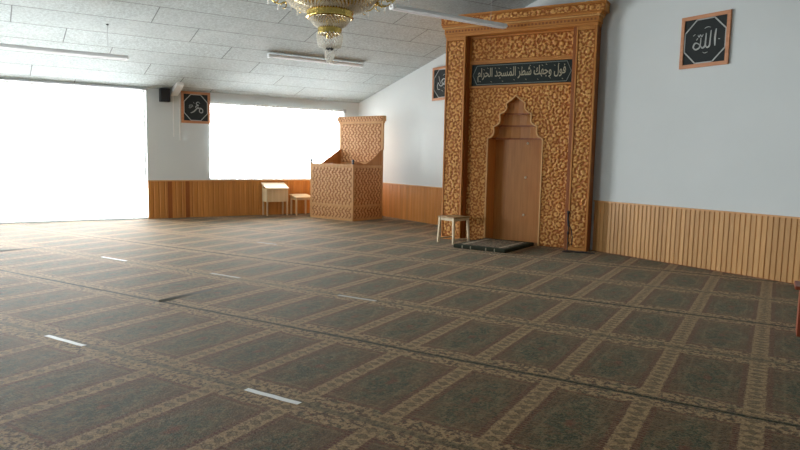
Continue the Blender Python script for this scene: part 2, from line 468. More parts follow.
MB().box(7.72, 19.95, -.030, 0, 0, .012).build('painted_shade_strip', M['mih_dark'], o)  # dark strip stands in for the shadow line along the wainscot foot
o = struct(grooved(.03, 5.2, .12, .008, 0, .80, 'x', -1), 'trim_2', M['orange_wood_x'])
MB().box(0.03, 5.2, -.028, 0, .80, .822).build('cap_rail', M['rail_wood'], o)
o = struct(grooved(-5.21, -.03, .12, .012, 0, .82, 'y', 1), 'trim_3', M['orange_wood'])
MB().box(0, .028, -5.22, -.03, .82, .845).build('cap_rail', M['rail_wood'], o)
s = MB()
for y in (-4.80, -4.42): s.box(.012, .0205, y, y + .09, 0, .82)
s.build('dark_board', M['mih_dark'], o)

# ------------------------------------------------------------------ carpets
def to_world(u, v):
    return (CAM[0] + u * CU[0] + v * CV[0], CAM[1] + u * CU[1] + v * CV[1])
def clip(poly, nx, ny, d):            # keep nx*x + ny*y <= d
    out = []
    for i in range(len(poly)):
        a, b = poly[i], poly[(i + 1) % len(poly)]
        da = nx * a[0] + ny * a[1] - d; db = nx * b[0] + ny * b[1] - d
        if da <= 0: out.append(a)
        if da * db < 0:
            t = da / (da - db); out.append((a[0] + t * (b[0] - a[0]), a[1] + t * (b[1] - a[1])))
    return out
S0 = .306 + CL * 3 - 2 * CL * 2       # a seam line; seams lie 2*CL apart
def carpet(v0, v1, label):
    g = .004
    poly = [to_world(-24, v0 + g), to_world(12, v0 + g), to_world(12, v1 - g), to_world(-24, v1 - g)]
    for n in ((1, 0, ROOM_X - .04), (-1, 0, -.04), (0, 1, -.045), (0, -1, -ROOM_Y - .04)):
        poly = clip(poly, *n)
    if len(poly) < 3: return
    cx = sum(p[0] for p in poly) / len(poly); cy = sum(p[1] for p in poly) / len(poly)
    m = MB(); m.prism([(p[0] - cx, p[1] - cy) for p in poly], 0, .010, 'z')
    o = m.build('prayer_carpet', M['carpet'], None, 0, (cx, cy, 0))
    uv = o.data.uv_layers.new(name='UVMap')
    for lp in o.data.loops:
        p = o.data.vertices[lp.vertex_index].co
        dx, dy = p.x + cx - CAM[0], p.y + cy - CAM[1]
        uv.data[lp.index].uv = (dx * CU[0] + dy * CU[1], dx * CV[0] + dy * CV[1])
    tag(o, label, 'carpet', 'prayer carpet strips laid side by side')
    return o
# seam positions relative to the camera, measured along the rows' normal
seams = [.306 + CL * k for k in (-3, -1, 1, 3, 5, 7, 9, 11)]
names = ['carpet strip lying behind the camera by the back wall',
         'patterned carpet strip nearest the viewer at the bottom edge',
         'patterned carpet strip carrying the two nearest white tape dashes',
         'patterned carpet strip with three white dashes, second strip from the viewer',
         'patterned carpet strip with the farthest white dash, third from the viewer',
         'patterned carpet strip running under the stool and folded rug before the niche',
         'patterned carpet strip under the carved pulpit in the far corner']
rolls = [carpet(seams[i], seams[i + 1], names[i]) for i in range(1, 7)]
rolls = [None] + rolls
# cross joints where a strip's edge stands up a little
def joint(roll, p0, p1, h):
    a = Vector((*p0, .01)); b = Vector((*p1, .01)); d = (b - a); n = Vector((-d.y, d.x, 0)).normalized()
    m = MB(); N = 10; L = Vector(roll.location)
    vs = []
    for i in range(N + 1):
        t = i / N; p = a + d * t - L; hh = h * (1 - t) ** 1.2
        vs += [p - n * .045, p + n * .012 + Vector((0, 0, hh)), p + n * .020 + Vector((0, 0, hh * .9)), p + n * .012]
    fs = []
    for i in range(N):
        for k in range(3):
            fs.append((i * 4 + k, i * 4 + 4 + k, i * 4 + 5 + k, i * 4 + 1 + k))
    m.add(vs, fs, False)
    o = m.build('lifted_edge', M['dark_edge'], roll); return o
M['dark_edge'] = plain('dark carpet edge', (.11, .10, .075), .9)
joint(rolls[3], (8.197, -6.84), (7.861, -6.231), .014)
joint(rolls[3], (3.953, -8.05), (3.693, -7.435), .014)

# white tape dashes
tapes = [((8.978, -7.87), (9.41, -7.66), 'white tape dash on carpet, nearest the left edge of the picture'),
         ((10.863, -6.94), (11.24, -6.755), 'white tape dash on carpet, nearest to the viewer'),
         ((5.09, -6.895), (5.58, -6.675), 'white tape dash farther back on the left, below the big bright window'),
         ((6.956, -5.965), (7.40, -5.765), 'worn white tape dash in the middle of the second row, before the chandelier'),
         ((8.76, -5.19), (9.18, -4.985), 'worn pale tape dash right of centre in the second row'),
         ((4.56, -4.475), (4.95, -4.30), 'faint white tape dash farthest away, towards the pulpit')]
for i, (a, b, lab) in enumerate(tapes):
    a = Vector((*a, 0)); b = Vector((*b, 0)); d = b - a; ln = d.length
    m = MB(); hw = .020 if i != 5 else .016
    n = 8; vs = []
    for k in range(n + 1):
        x = (k / n - .5) * ln; wv = .002 * math.sin(k * 1.7 + i)
        vs += [(x, -hw + wv, 0), (x, hw + wv, 0), (x, hw + wv, .0015), (x, -hw + wv, .0015)]
    fs = [(0, 1, 2, 3), (4 * n, 4 * n + 3, 4 * n + 2, 4 * n + 1)]
    for k in range(n):
        for j in range(4):
            fs.append((4 * k + j, 4 * k + 4 + j, 4 * k + 4 + (j + 1) % 4, 4 * k + (j + 1) % 4))
    m.add(vs, fs)
    mid = (a + b) / 2
    o = m.build('tape_dash', M['tape'] if i < 3 else M['tape_worn'] if 'tape_worn' in M else M.setdefault('tape_worn', plain('worn tape', (.55, .52, .45), .8, var=.15)), None, 0, (mid.x, mid.y, .0101), math.atan2(d.y, d.x))
    tag(o, lab, 'tape', 'white tape dashes on the carpet')

# ------------------------------------------------------------------ carving
def sstep(x, a, b):
    t = np.clip((x - a) / (b - a), 0, 1); return t * t * (3 - 2 * t)
def scroll(X, Z, p=.25, gap=.072, seed=0):
    """leafy scrolls: hex lattice of spirals with small rosettes"""
    best = np.full(X.shape, 9.); th = np.zeros(X.shape); hand = np.ones(X.shape)
    ph = p * .866
    j0 = np.round(Z / ph).astype(int)
    for dj in (-1, 0, 1):
        j = j0 + dj; off = (j % 2) * p / 2
        i0 = np.round((X - off) / p).astype(int)
        for di in (-1, 0, 1):
            i = i0 + di
            jit = np.sin(i * 12.9898 + j * 78.233 + seed) * 43758.5453; jit = jit - np.floor(jit)
            cx = i * p + off + (jit - .5) * .10; cz = j * ph + (np.mod(jit * 7, 1) - .5) * .10
            r = np.hypot(X - cx, Z - cz)
            w = r < best
            best = np.where(w, r, best); th = np.where(w, np.arctan2(Z - cz, X - cx) + jit * 6.28, th)
            hand = np.where(w, np.where((i + j) % 2 == 0, 1., -1.), hand)
    sp = np.cos(2 * PI * best / gap - hand * th)
    leaf = np.cos(7 * th + hand * best / .016) * 1.0
    ros = np.clip(1 - best / .038, 0, 1) * (1.1 + .5 * np.cos(5 * th))
    h = sstep(sp + leaf * sstep(best, .02, .07), -.70, .50)
    return np.clip(np.maximum(h * (.78 + .22 * np.cos(th * 3)), ros), 0, 1)
def ogee(X, Z, px=.105, pz=.17):
    a = np.sin(PI * (X / px + .30 * np.sin(2 * PI * Z / pz)))
    c = sstep(np.abs(a), .30, .62)
    return c * (1 - .85 * sstep(np.cos(4 * PI * Z / pz + PI * np.round(X / px)) * c, .75, .95))
def carved(name, x0, x1, z0, z1, y, mat, parent, fn, depth=.014, step=.0125, inside=None, Mx=None, thick=.02):
    """fretwork panel facing -y in the parent's frame; inside(x, z) says which cells to leave out"""
    nx = max(2, int((x1 - x0) / step)); nz = max(2, int((z1 - z0) / step))
    xs = np.linspace(x0, x1, nx + 1); zs = np.linspace(z0, z1, nz + 1)
    X, Z = np.meshgrid(xs, zs)
    H = fn(X, Z)
    edge = np.minimum(np.minimum(X - x0, x1 - X), np.minimum(Z - z0, z1 - Z))
    H = np.where(edge < .004, .15, H)
    V = np.stack([X, y - H * depth, Z], -1).reshape(-1, 3)
    vs = V.tolist(); fs = []
    W = nx + 1
    for j in range(nz):
        for i in range(nx):
            if inside is not None and inside((xs[i] + xs[i + 1]) / 2, (zs[j] + zs[j + 1]) / 2): continue
            a = j * W + i; fs.append((a, a + 1, a + W + 1, a + W))
    b = len(vs)
    if inside is None:                                   # closed back and rim
        vs += [(x0, y + thick, z0), (x1, y + thick, z0), (x1, y + thick, z1), (x0, y + thick, z1)]
        c00, c10, c11, c01 = 0, nx, nz * W + nx, nz * W
        fs += [(b, b + 3, b + 2, b + 1), tuple(range(0, nx + 1))[::-1] + (b, b + 1), tuple(nz * W + i for i in range(nx + 1)) + (b + 2, b + 3),
               tuple(j * W for j in range(nz + 1)) + (b + 3, b), tuple(j * W + nx for j in range(nz + 1))[::-1] + (b + 1, b + 2)]
    if Mx is not None: vs = [tuple(Mx @ Vector(p)) for p in vs]
    me = bpy.data.meshes.new(name); me.from_pydata(vs, [], fs); me.update()
    me.polygons.foreach_set('use_smooth', [len(f) == 4 and i < len(fs) - (5 if inside is None else 0) for i, f in enumerate(fs)])
    at = me.attributes.new('carve', 'FLOAT', 'POINT')
    vals = H.reshape(-1).tolist() + [0.] * (len(vs) - H.size)
    at.data.foreach_set('value', vals)
    me.materials.append(mat)
    o = bpy.data.objects.new(name, me); COL.objects.link(o); o.parent = parent
    return o

# ------------------------------------------------------------------ the carved prayer niche
VM = -3.6023; U0 = 5.59
ox, oy = U0 * CU[0] + VM * CV[0], U0 * CU[1] + VM * CV[1]
mih = empty('mihrab', (ox, oy, .010), TH, 'tall carved orange wooden prayer niche with stepped arch and black inscription panel', 'prayer niche')
def wall_t(x): return -(oy + x * math.sin(TH)) / math.cos(TH)
RC = .17                              # the middle bay lies this far behind the pilasters
XL, XR = -1.285, 1.305
IL, IR = -.912, .938                  # inner edges of the pilasters
# carcass
sp = MB(); sp.prism([(XL, .02), (XL + .03, .02), (XL + .03, wall_t(XL + .03) - .02), (XL, wall_t(XL) - .02)], 0, 3.52); sp.build('side_panel', M['mih_frame'], mih)
sp = MB(); sp.prism([(XR - .03, .02), (XR, .02), (XR, wall_t(XR) - .01), (XR - .03, wall_t(XR - .03) - .01)], 0, 3.52); sp.build('side_panel', M['mih_dark'], mih)  # right side turned from the windows, its shade painted in darker wood
sp = MB(); sp.prism([(XL, .02), (XR, .02), (XR, wall_t(XR) - .02), (XL, wall_t(XL) - .02)], 3.522, 3.55); sp.build('top_board', M['mih_frame_h'], mih)
# pilasters: moulded edges, carved middle
def pilaster(x0, x1):
    p = MB(); p.box(x0, x1, .004, .03, 0, 3.52)
    p.box(x0, x0 + .028, -.022, .03, 0, 3.52); p.box(x1 - .028, x1, -.022, .03, 0, 3.52)
    p.box(x0 + .028, x1 - .028, -.022, .03, 0, .05); p.box(x0 + .028, x1 - .028, -.022, .03, 3.46, 3.52)
    o = p.build('pilaster', M['mih_frame'], mih, .004)
    carved('carved_panel', x0 + .029, x1 - .029, .052, 3.458, -.002, M['carved'], o, lambda X, Z: scroll(X, Z, .21, .062, x0), .016, thick=.004)
    return o
pilaster(XL, IL); pilaster(IR + .05, XR)
# reveals of the recessed bay
MB().box(IL - .002, IL + .016, .03, RC + .06, 0, 3.52).build('reveal', M['mih_dark'], mih)  # left reveal: shade put into the colour by the darker wood
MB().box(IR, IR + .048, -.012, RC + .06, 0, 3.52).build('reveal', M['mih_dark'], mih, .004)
# niche outline (half), then both sides
half = [(0, 2.495), (.06, 2.44), (.158, 2.372), (.150, 2.30), (.165, 2.262), (.205, 2.222), (.268, 2.195), (.262, 2.09), (.275, 2.045), (.315, 2.01), (.375, 1.985),
        (.368, 1.90), (.380, 1.85), (.415, 1.81), (.478, 1.785), (.478, 0)]
NX = -.030
outl = [(NX - x, z) for x, z in half[::-1]] + [(NX + x, z) for x, z in half[1:]]
def half_w(z):
    if z >= 2.495: return -1
    for (xa, za), (xb, zb) in zip(half, half[1:]):
        if zb <= z <= za: return xa + (xb - xa) * ((za - z) / (za - zb) if za > zb else 0)
    return .478
def in_niche(x, z): return abs(x - NX) < half_w(z) + .004
BL_, BR_ = IL + .016, IR
carved('field_panel', BL_, BR_, .0, 2.655, RC, M['carved'], mih, lambda X, Z: scroll(X, Z, .20, .058, 3.), .018, .0115, in_niche)
def arch_trim(mat, wdt, y0, y1, name):
    """strip that follows the niche outline"""
    n = len(outl); vs = []
    for i, (x, z) in enumerate(outl):
        a = Vector(outl[max(i - 1, 0)]); b = Vector(outl[min(i + 1, n - 1)]); d = (b - a).normalized()
        nx, nz = -d.y, d.x
        s = wdt
        vs += [(x, y0, z), (x + nx * s, y0, z + nz * s), (x + nx * s, y1, z + nz * s), (x, y1, z)]
    fs = []
    for i in range(n - 1):
        for k in range(4):
            fs.append((4 * i + k, 4 * i + 4 + k, 4 * i + 4 + (k + 1) % 4, 4 * i + (k + 1) % 4))
    m = MB(); m.add(vs, fs); return m.build(name, mat, mih)
arch_trim(M['pale_edge'], .022, RC - .030, RC + .02, 'arch_moulding')
# inside of the niche: side lining following the outline, stepped hood, back board
dep = .34
vs = []; fs = []
for x, z in outl: vs += [(x, RC, z), (x, RC + dep, z)]
for i in range(len(outl) - 1): fs.append((2 * i, 2 * i + 2, 2 * i + 3, 2 * i + 1))
m = MB(); m.add(vs, fs); m.build('niche_lining', M['niche_wood'], mih)
MB().box(NX - .478, NX + .478, RC + dep, RC + dep + .02, 0, 1.80).build('niche_back', M['niche_wood'], mih)
for z0, z1, hw, d in ((1.785, 2.02, .42, .27), (2.0, 2.23, .31, .20), (2.20, 2.50, .20, .13)):
    t_ = MB(); pr = []
    for k in range(9):
        a = PI * k / 8
        pr.append((NX - hw * 1.10 * math.cos(a), RC + d * (.30 + .70 * math.sin(a))))
    # concave shell back
    pts = pr + [(NX + hw * 1.10, RC + dep), (NX - hw * 1.10, RC + dep)]
    vs2 = [(x, y, z0) for x, y in pts] + [(x, y, z1) for x, y in pts]
    n = len(pts)
    t_.add(vs2, [(i, i + 1, n + i + 1, n + i) for i in range(n - 1)] + [tuple(range(n))])
    ht = t_.build('niche_hood_tier', M['niche_wood'], mih)
    e_ = MB(); q_ = [(NX + (x - NX) * .975, y - .012) for x, y in pr]; n = len(pr)
    vv = [(x, y, z0 - .004) for x, y in q_ + pr] + [(x, y, z0 + .022) for x, y in q_ + pr]
    ff = []
    for i in range(n - 1):
        ff += [(i, i + 1, 2 * n + i + 1, 2 * n + i), (n + i, i, 0 + i + 1, n + i + 1)[::-1], (2 * n + i, 2 * n + i + 1, 3 * n + i + 1, 3 * n + i), (n + i, 3 * n + i, 3 * n + i + 1, n + i + 1)]
    e_.add(vv, ff); e_.build('tier_shade_edge', M['mih_dark'], ht)  # dark edging paints the shaded underside of each hood tier
for x, z in ((.085, 1.72), (.07, 1.13), (.055, .47)):
    b = MB(); b.lathe([(0, 0), (.020, .001), (.023, .008), (.015, .018), (0, .020)], 14, Matrix.Translation((x, RC + dep, z)) @ Matrix.Rotation(PI / 2, 4, 'X'))
    b.build('button', M['button'], mih)
# panel above the field and the inscription
def framed(x0, x1, z0, z1, w=.028):
    f = MB()
    f.box(x0, x1, RC - .03, RC + .02, z0, z0 + w); f.box(x0, x1, RC - .03, RC + .02, z1 - w, z1)
    f.box(x0, x0 + w, RC - .03, RC + .02, z0 + w, z1 - w); f.box(x1 - w, x1, RC - .03, RC + .02, z0 + w, z1 - w)
    return f
o = framed(BL_, BR_, 3.09, 3.52).build('upper_frame', M['mih_frame_h'], mih, .004)
carved('carved_panel', BL_ + .028, BR_ - .028, 3.118, 3.492, RC, M['carved'], o, lambda X, Z: scroll(X, Z - .03, .19, .075, 9.), .02, .0115)
o = framed(BL_, BR_, 2.655, 3.088, .035).build('inscription_frame', M['mih_frame_h'], mih, .004)
ix0, ix1, iz0, iz1 = BL_ + .036, BR_ - .036, 2.692, 3.052
ins = MB().box(ix0, ix1, RC - .004, RC + .012, iz0, iz1).build('inscription_panel', M['green_panel'], mih)
# thin cartouche line with cut corners
def ribbon(pts, w, y0, y1, closed=True):
    m = MB(); n = len(pts)
    for i in range(n if closed else n - 1):
        a = Vector(pts[i]); b = Vector(pts[(i + 1) % n]); d = (b - a).normalized(); nn = Vector((-d.y, d.x)) * w / 2
        a2 = a - d * w * .4; b2 = b + d * w * .4
        q = [a2 - nn, b2 - nn, b2 + nn, a2 + nn]
        m.prism([(p.x, p.y) for p in q], y0, y1, 'y')
    return m
m_ = .022; cc = .075
pts = [(ix0 + m_ + cc, iz0 + m_), (ix1 - m_ - cc, iz0 + m_), (ix1 - m_, iz0 + .36 / 2), (ix1 - m_ - cc, iz1 - m_), (ix0 + m_ + cc, iz1 - m_), (ix0 + m_, iz0 + .36 / 2)]
ribbon(pts, .010, RC - .008, RC - .003).build('cartouche_line', M['border_line'], ins)

# Arabic lettering: joined letter forms written out in visual order
FORMS = {'ا': (0xFE8D, 0), 'ج': (0xFE9D, 1), 'ح': (0xFEA1, 1), 'د': (0xFEA9, 0), 'ر': (0xFEAD, 0), 'س': (0xFEB1, 1), 'ش': (0xFEB5, 1), 'ط': (0xFEC1, 1),
         'ع': (0xFEC9, 1), 'ف': (0xFED1, 1), 'ك': (0xFED9, 1), 'ل': (0xFEDD, 1), 'م': (0xFEE1, 1), 'ه': (0xFEE9, 1), 'و': (0xFEED, 0)}
def shape_word(w):
    out = []
    for i, ch in enumerate(w):
        base, dual = FORMS[ch]
        prev = i > 0 and FORMS[w[i - 1]][1]; nxt = i < len(w) - 1
        if dual and nxt: out.append(chr(base + (3 if prev else 2)))
        else: out.append(chr(base + (1 if prev else 0)))
    return ''.join(out[::-1])
def lettering(text, width, height, centre, y, mat, parent, rz=0, stretch=None):
    cu = bpy.data.curves.new('lettering', 'FONT'); cu.body = text; cu.size = 1; cu.resolution_u = 3
    cu.offset = .012
    o = bpy.data.objects.new('tmp', cu); COL.objects.link(o)
    dg = bpy.context.evaluated_depsgraph_get()
    me = bpy.data.meshes.new_from_object(o.evaluated_get(dg)); bpy.data.objects.remove(o)
    co = np.array([v.co[:] for v in me.vertices])
    lo, hi = co.min(0), co.max(0)
    sx = width / (hi[0] - lo[0]); sz = height / (hi[1] - lo[1])
    cen = (lo + hi) / 2
    m = MB()
    vs = [((c_[0] - cen[0]) * sx + centre[0], y, (c_[1] - cen[1]) * sz + centre[1]) for c_ in co]
    vb = [(p[0], y + .003, p[2]) for p in vs]; n = len(vs)
    fs = [tuple(p.vertices) for p in me.polygons]
    m.add(vs + vb, fs + [tuple(i + n for i in f)[::-1] for f in fs])
    return m.build('lettering', mat, parent)
words = ['فول', 'وجهك', 'شطر', 'المسجد', 'الحرام']
txt = ' '.join(shape_word(w_) for w_ in words[::-1])
lettering(txt, (ix1 - ix0) - .22, .235, ((ix0 + ix1) / 2, (iz0 + iz1) / 2), RC - .009, M['gold_letter'], ins)
# loose accents above the line
ac = MB()
for k in range(22):
    x = ix0 + .16 + k * (ix1 - ix0 - .32) / 21; z = (iz0 + iz1) / 2 + (.105 if k % 3 else -.10) + random.uniform(-.02, .02)
    ac = MB(); ac.box(x - .012, x + .012, RC - .009, RC - .005, z - .004, z + .004, Matrix.Translation((x, 0, z)) @ Matrix.Rotation(.6, 4, 'Y') @ Matrix.Translation((-x, 0, -z)))
    ac.build('lettering_accent', M['gold_letter'], ins)

# cornice: beads, dentil band with dark holes, cove and a carved crown
cx0, cx1 = XL - .055, XR + .13
yb = lambda x: min(.10, wall_t(x) - .02)
def course(x0, x1, y0, z0, z1, name='cornice_course', mat=None, par=mih):
    mm = MB(); mm.prism([(x0, y0), (x1, y0), (x1, wall_t(x1) - .015), (x1 - .12, wall_t(x1 - .12) - .015), (x0 + .4, wall_t(x1 - .12) - .015), (x0, .3)], z0, z1)
    return mm.build(name, mat or M['mih_frame_h'], par, .004)
cor = course(XL - .01, XR + .01, -.035, 3.52, 3.565, 'cornice')
course(XL - .02, XR + .025, -.05, 3.566, 3.65, 'dentil_band', M['mih_frame_h'], cor)
h = MB()
for k in range(44):
    x = XL + .03 + k * (XR - XL - .06) / 43
    MB().box(x - .014, x + .014, -.056, -.0505, 3.590, 3.622).build('dentil_hole', M['mih_dark'], cor)
course(XL - .04, XR + .05, -.075, 3.651, 3.675, 'cornice_bead', M['pale_edge'], cor)
course(XL - .05, XR + .07, -.095, 3.676, 3.71, 'cornice_step', M['mih_frame_h'], cor)
course(cx0, cx1, -.115, 3.71, 3.835, 'cornice_crown', M['mih_frame_h'], cor)
carved('crown_carving', cx0 + .005, cx1 - .005, 3.715, 3.82, -.117, M['carved'], cor, lambda X, Z: scroll(X, Z - 3.76, .15, .07, 4.), .014, .011, thick=.001)
course(cx0 - .01, cx1 + .01, -.135, 3.836, 3.86, 'cornice_cap', M['mih_frame_h'], cor)

# folded rug at the foot of the niche
m = MB(); m.box(-.45, .47, -.56, .56, 0, .058)
o = m.build('folded_rug', M['mat'], None, .016)
lc = Vector((ox, oy, 0)) + Vector((CU[0], CU[1], 0)) * (-.10) + Vector((CV[0], CV[1], 0)) * (-.43)
o.location = (lc.x, lc.y, .0105); o.rotation_euler.z = TH - math.radians(4)
tag(o, 'thick dark green bordered rug lying at the foot of the prayer niche', 'rug')

# ------------------------------------------------------------------ pulpit in the corner
MR = math.atan2(.422, 1.283)
mb_ = empty('minbar', (.962, -1.812, .010), MR, 'small carved tan wooden pulpit box with tall backboard in the far corner', 'pulpit')
MW, MD = 1.345, 1.02
def post(x, y, h, top=True):
    p = MB(); p.box(x - .022, x + .022, y - .022, y + .022, 0, h)
    o = p.build('corner_post', M['minbar_frame'], mb_, .004)
    if top:
        f = MB(); f.lathe([(0, h), (.026, h), (.028, h + .014), (.016, h + .035), (.032, h + .065), (.020, h + .10), (0, h + .11)], 14, Matrix.Translation((x, y, 0)))
        f.build('finial', M['metal'], o)
post(.022, .022, 1.26); post(MW - .022, .022, 1.26); post(.022, MD - .022, 1.60, False); post(MW - .022, MD - .022, 1.60, False)
def side(x, rotm, L_, name, low=.30, hi=1.235):
    """frame rails plus two carved fields, seen from outside"""
    r_ = MB()
    for z0, z1 in ((0, .055), (low, low + .05), (hi - .055, hi)):
        r_.box(.04, L_ - .04, -.004, .03, z0, z1)
    r_.box(.04, L_ - .04, .012, .024, 0, hi)
    r_.v = [tuple(rotm @ Vector(p)) for p in r_.v]
    o = r_.build(name, M['minbar_frame'], mb_, .003)
    carved('carved_field', .042, L_ - .042, .056, low - .001, .009, M['lattice'], o, lambda X, Z: ogee(X, Z), .012, .010, Mx=rotm, thick=.002)
    carved('carved_field', .042, L_ - .042, low + .051, hi - .056, .009, M['lattice'], o, lambda X, Z: ogee(X, Z), .012, .010, Mx=rotm, thick=.002)
    return o
side(0, Matrix.Translation((0, 0.004, 0)), MW, 'front_panel')
Rr = Matrix.Translation((MW - .004, 0, 0)) @ Matrix.Rotation(PI / 2, 4, 'Z')
o_r = side(0, Rr, MD, 'side_panel')
Rl = Matrix.Translation((.004, MD, 0)) @ Matrix.Rotation(-PI / 2, 4, 'Z')
o_l = side(0, Rl, MD, 'side_panel')
# swept tops of the two sides
curve = [(.05, 1.236), (.05, 1.30), (.16, 1.315), (.28, 1.29), (.36, 1.265), (.48, 1.285), (.60, 1.345), (.72, 1.42), (.84, 1.50), (.92, 1.57), (MD - .045, 1.60), (MD - .045, 1.236)]
m = MB(); m.prism(curve, MW - .034, MW - .012, 'x'); m.build('swept_board', M['minbar_plain'], o_r, .003)
lcv = [(.05, 1.236), (.30, 1.245), (MD - .06, 1.60), (MD - .045, 1.60), (MD - .045, 1.236)]
m = MB(); m.prism(lcv, .012, .034, 'x'); m.build('swept_board', M['minbar_plain'], o_l, .003)
# handrail on the front
MB().box(0, MW, -.008, .045, 1.236, 1.258).build('top_rail', M['minbar_frame'], mb_, .004)
# backboard
bb = MB(); bb.box(.03, MW - .0, MD - .03, MD + .005, 0, 2.21)
for x in (.0, MW - .03): bb.box(x + .0, x + .05 if x == 0 else x + .045, MD - .045, MD + .008, 1.60, 2.21)
o = bb.build('backboard', M['minbar_frame'], mb_, .003)
carved('carved_field', .055, MW - .04, 1.30, 2.20, MD - .036, M['lattice'], o, lambda X, Z: ogee(X, Z, .105, .17), .012, .010, thick=.002)
cn = MB(); cn.box(-.02, MW + .03, MD - .07, MD + .02, 2.21, 2.25); cn.box(-.045, MW + .055, MD - .095, MD + .03, 2.25, 2.375)
co_ = cn.build('backboard_cornice', M['minbar_frame'], mb_, .005)
carved('cornice_carving', -.04, MW + .05, 2.258, 2.365, MD - .0965, M['lattice'], co_, lambda X, Z: ogee(X, Z, .085, .105), .010, .010, thick=.001)
MB().box(.04, MW - .04, .45, MD - .05, .02, .62).build('seat', M['minbar_plain'], mb_, .005)

# ------------------------------------------------------------------ stools
def leg(mb, x0, y0, x1, y1, h, a=.020, b=.016):
    """square leg from (x1, y1) at the floor to (x0, y0) at the top"""
    vs = [(x1 + i * b, y1 + j * b, 0) for i, j in ((-1, -1), (1, -1), (1, 1), (-1, 1))] + [(x0 + i * a, y0 + j * a, h) for i, j in ((-1, -1), (1, -1), (1, 1), (-1, 1))]
    return mb.add(vs, [(3, 2, 1, 0), (4, 5, 6, 7), (0, 1, 5, 4), (1, 2, 6, 5), (2, 3, 7, 6), (3, 0, 4, 7)])
def stool(name, loc, rz, w, d, h, ap, label, cat, top_m, leg_m, splay=0., over=.02, tk=.024, slope=0., stretch=None):
    r = empty(name, loc, rz, label, cat)
    t_ = MB(); t_.box(-w / 2 - over, w / 2 + over, -d / 2 - over, d / 2 + over, h - tk, h)
    if slope: t_.v = [(x, y, z + slope * (y / d + .5)) for x, y, z in t_.v]
    t_.build('seat' if cat == 'stool' else 'table_top', top_m, r, .006)
    for i in (-1, 1):
        for j in (-1, 1):
            m = MB(); leg(m, i * (w / 2 - .02), j * (d / 2 - .02), i * (w / 2 - .02 + splay), j * (d / 2 - .02 + splay), h - tk + (slope * (.055 / d if j < 0 else 1 - .055 / d) * .97 if slope else 0))
            m.build('leg', leg_m, r, .003)
    a = MB()
    for j in (-1, 1): a.box(-w / 2 + .035, w / 2 - .035, j * (d / 2 - .02) - .009, j * (d / 2 - .02) + .009, ap, h - tk - .001)
    for i in (-1, 1): a.box(i * (w / 2 - .02) - .009, i * (w / 2 - .02) + .009, -d / 2 + .035, d / 2 - .035, ap, h - tk - .001)
    a.build('apron', leg_m, r, .002)
    if stretch:
        for i in (-1, 1):
            s_ = MB(); s_.box(i * (w / 2 - .02 + splay * .7) - .010, i * (w / 2 - .02 + splay * .7) + .010, -d / 2 + .03, d / 2 - .03, stretch, stretch + .025)
            s_.build('stretcher', leg_m, r, .002)
    return r
stool('small_desk', (.235, -2.385, .010), PI / 2, .54, .30, .66, .33, 'small pale pine desk with deep apron under the far window', 'desk', M['pine_top'], M['pine'], slope=.11)
stool('low_stool', (.34, -1.76, .010), PI / 2, .42, .34, .445, .37, 'low pale pine stool beside the pulpit, right of the small desk', 'stool', M['pine_top'], M['pine'], slope=.05)
stool('wooden_stool', (5.99, -1.505, .010), math.radians(8), .36, .38, .455, .385, 'wooden stool with worn brown seat in front of the prayer niche', 'stool', M['worn_top'], M['pine'], .02, .012, .024, 0, .06)

# ------------------------------------------------------------------ pictures with calligraphy
def picture(loc, rz, w, h, label, draw, fw=.05):
    """hangs flat on a wall; local +x right, -y out of the wall, z up; origin at the centre of the back"""
    r = empty('wall_picture', loc, rz, label, 'picture', 'framed calligraphy panels on the walls')
    f = MB(); d = .03
    for (x0, x1, z0, z1) in ((-w / 2, w / 2, -h / 2, -h / 2 + fw), (-w / 2, w / 2, h / 2 - fw, h / 2), (-w / 2, -w / 2 + fw, -h / 2 + fw, h / 2 - fw), (w / 2 - fw, w / 2, -h / 2 + fw, h / 2 - fw)):
        f.box(x0, x1, -d, -.001, z0, z1)
    f.build('frame', M['pic_wood'], r, .004)
    p = MB().box(-w / 2 + fw, w / 2 - fw, -.014, -.002, -h / 2 + fw, h / 2 - fw).build('panel', M['black_panel'], r)
    iw, ih = w / 2 - fw, h / 2 - fw; cw = .36
    oc = [(-iw + iw * 2 * cw * .8, -ih), (iw - iw * 2 * cw * .8, -ih), (iw, -ih + ih * 2 * cw * .8), (iw, ih - ih * 2 * cw * .8), (iw - iw * 2 * cw * .8, ih), (-iw + iw * 2 * cw * .8, ih), (-iw, ih - ih * 2 * cw * .8), (-iw, -ih + ih * 2 * cw * .8)]
    oc = [(x * .97, z * .97) for x, z in oc]
    ribbon(oc, .016, -.020, -.014).build('octagon_line', M['silver'], p)
    draw(p, w, h)
    return r
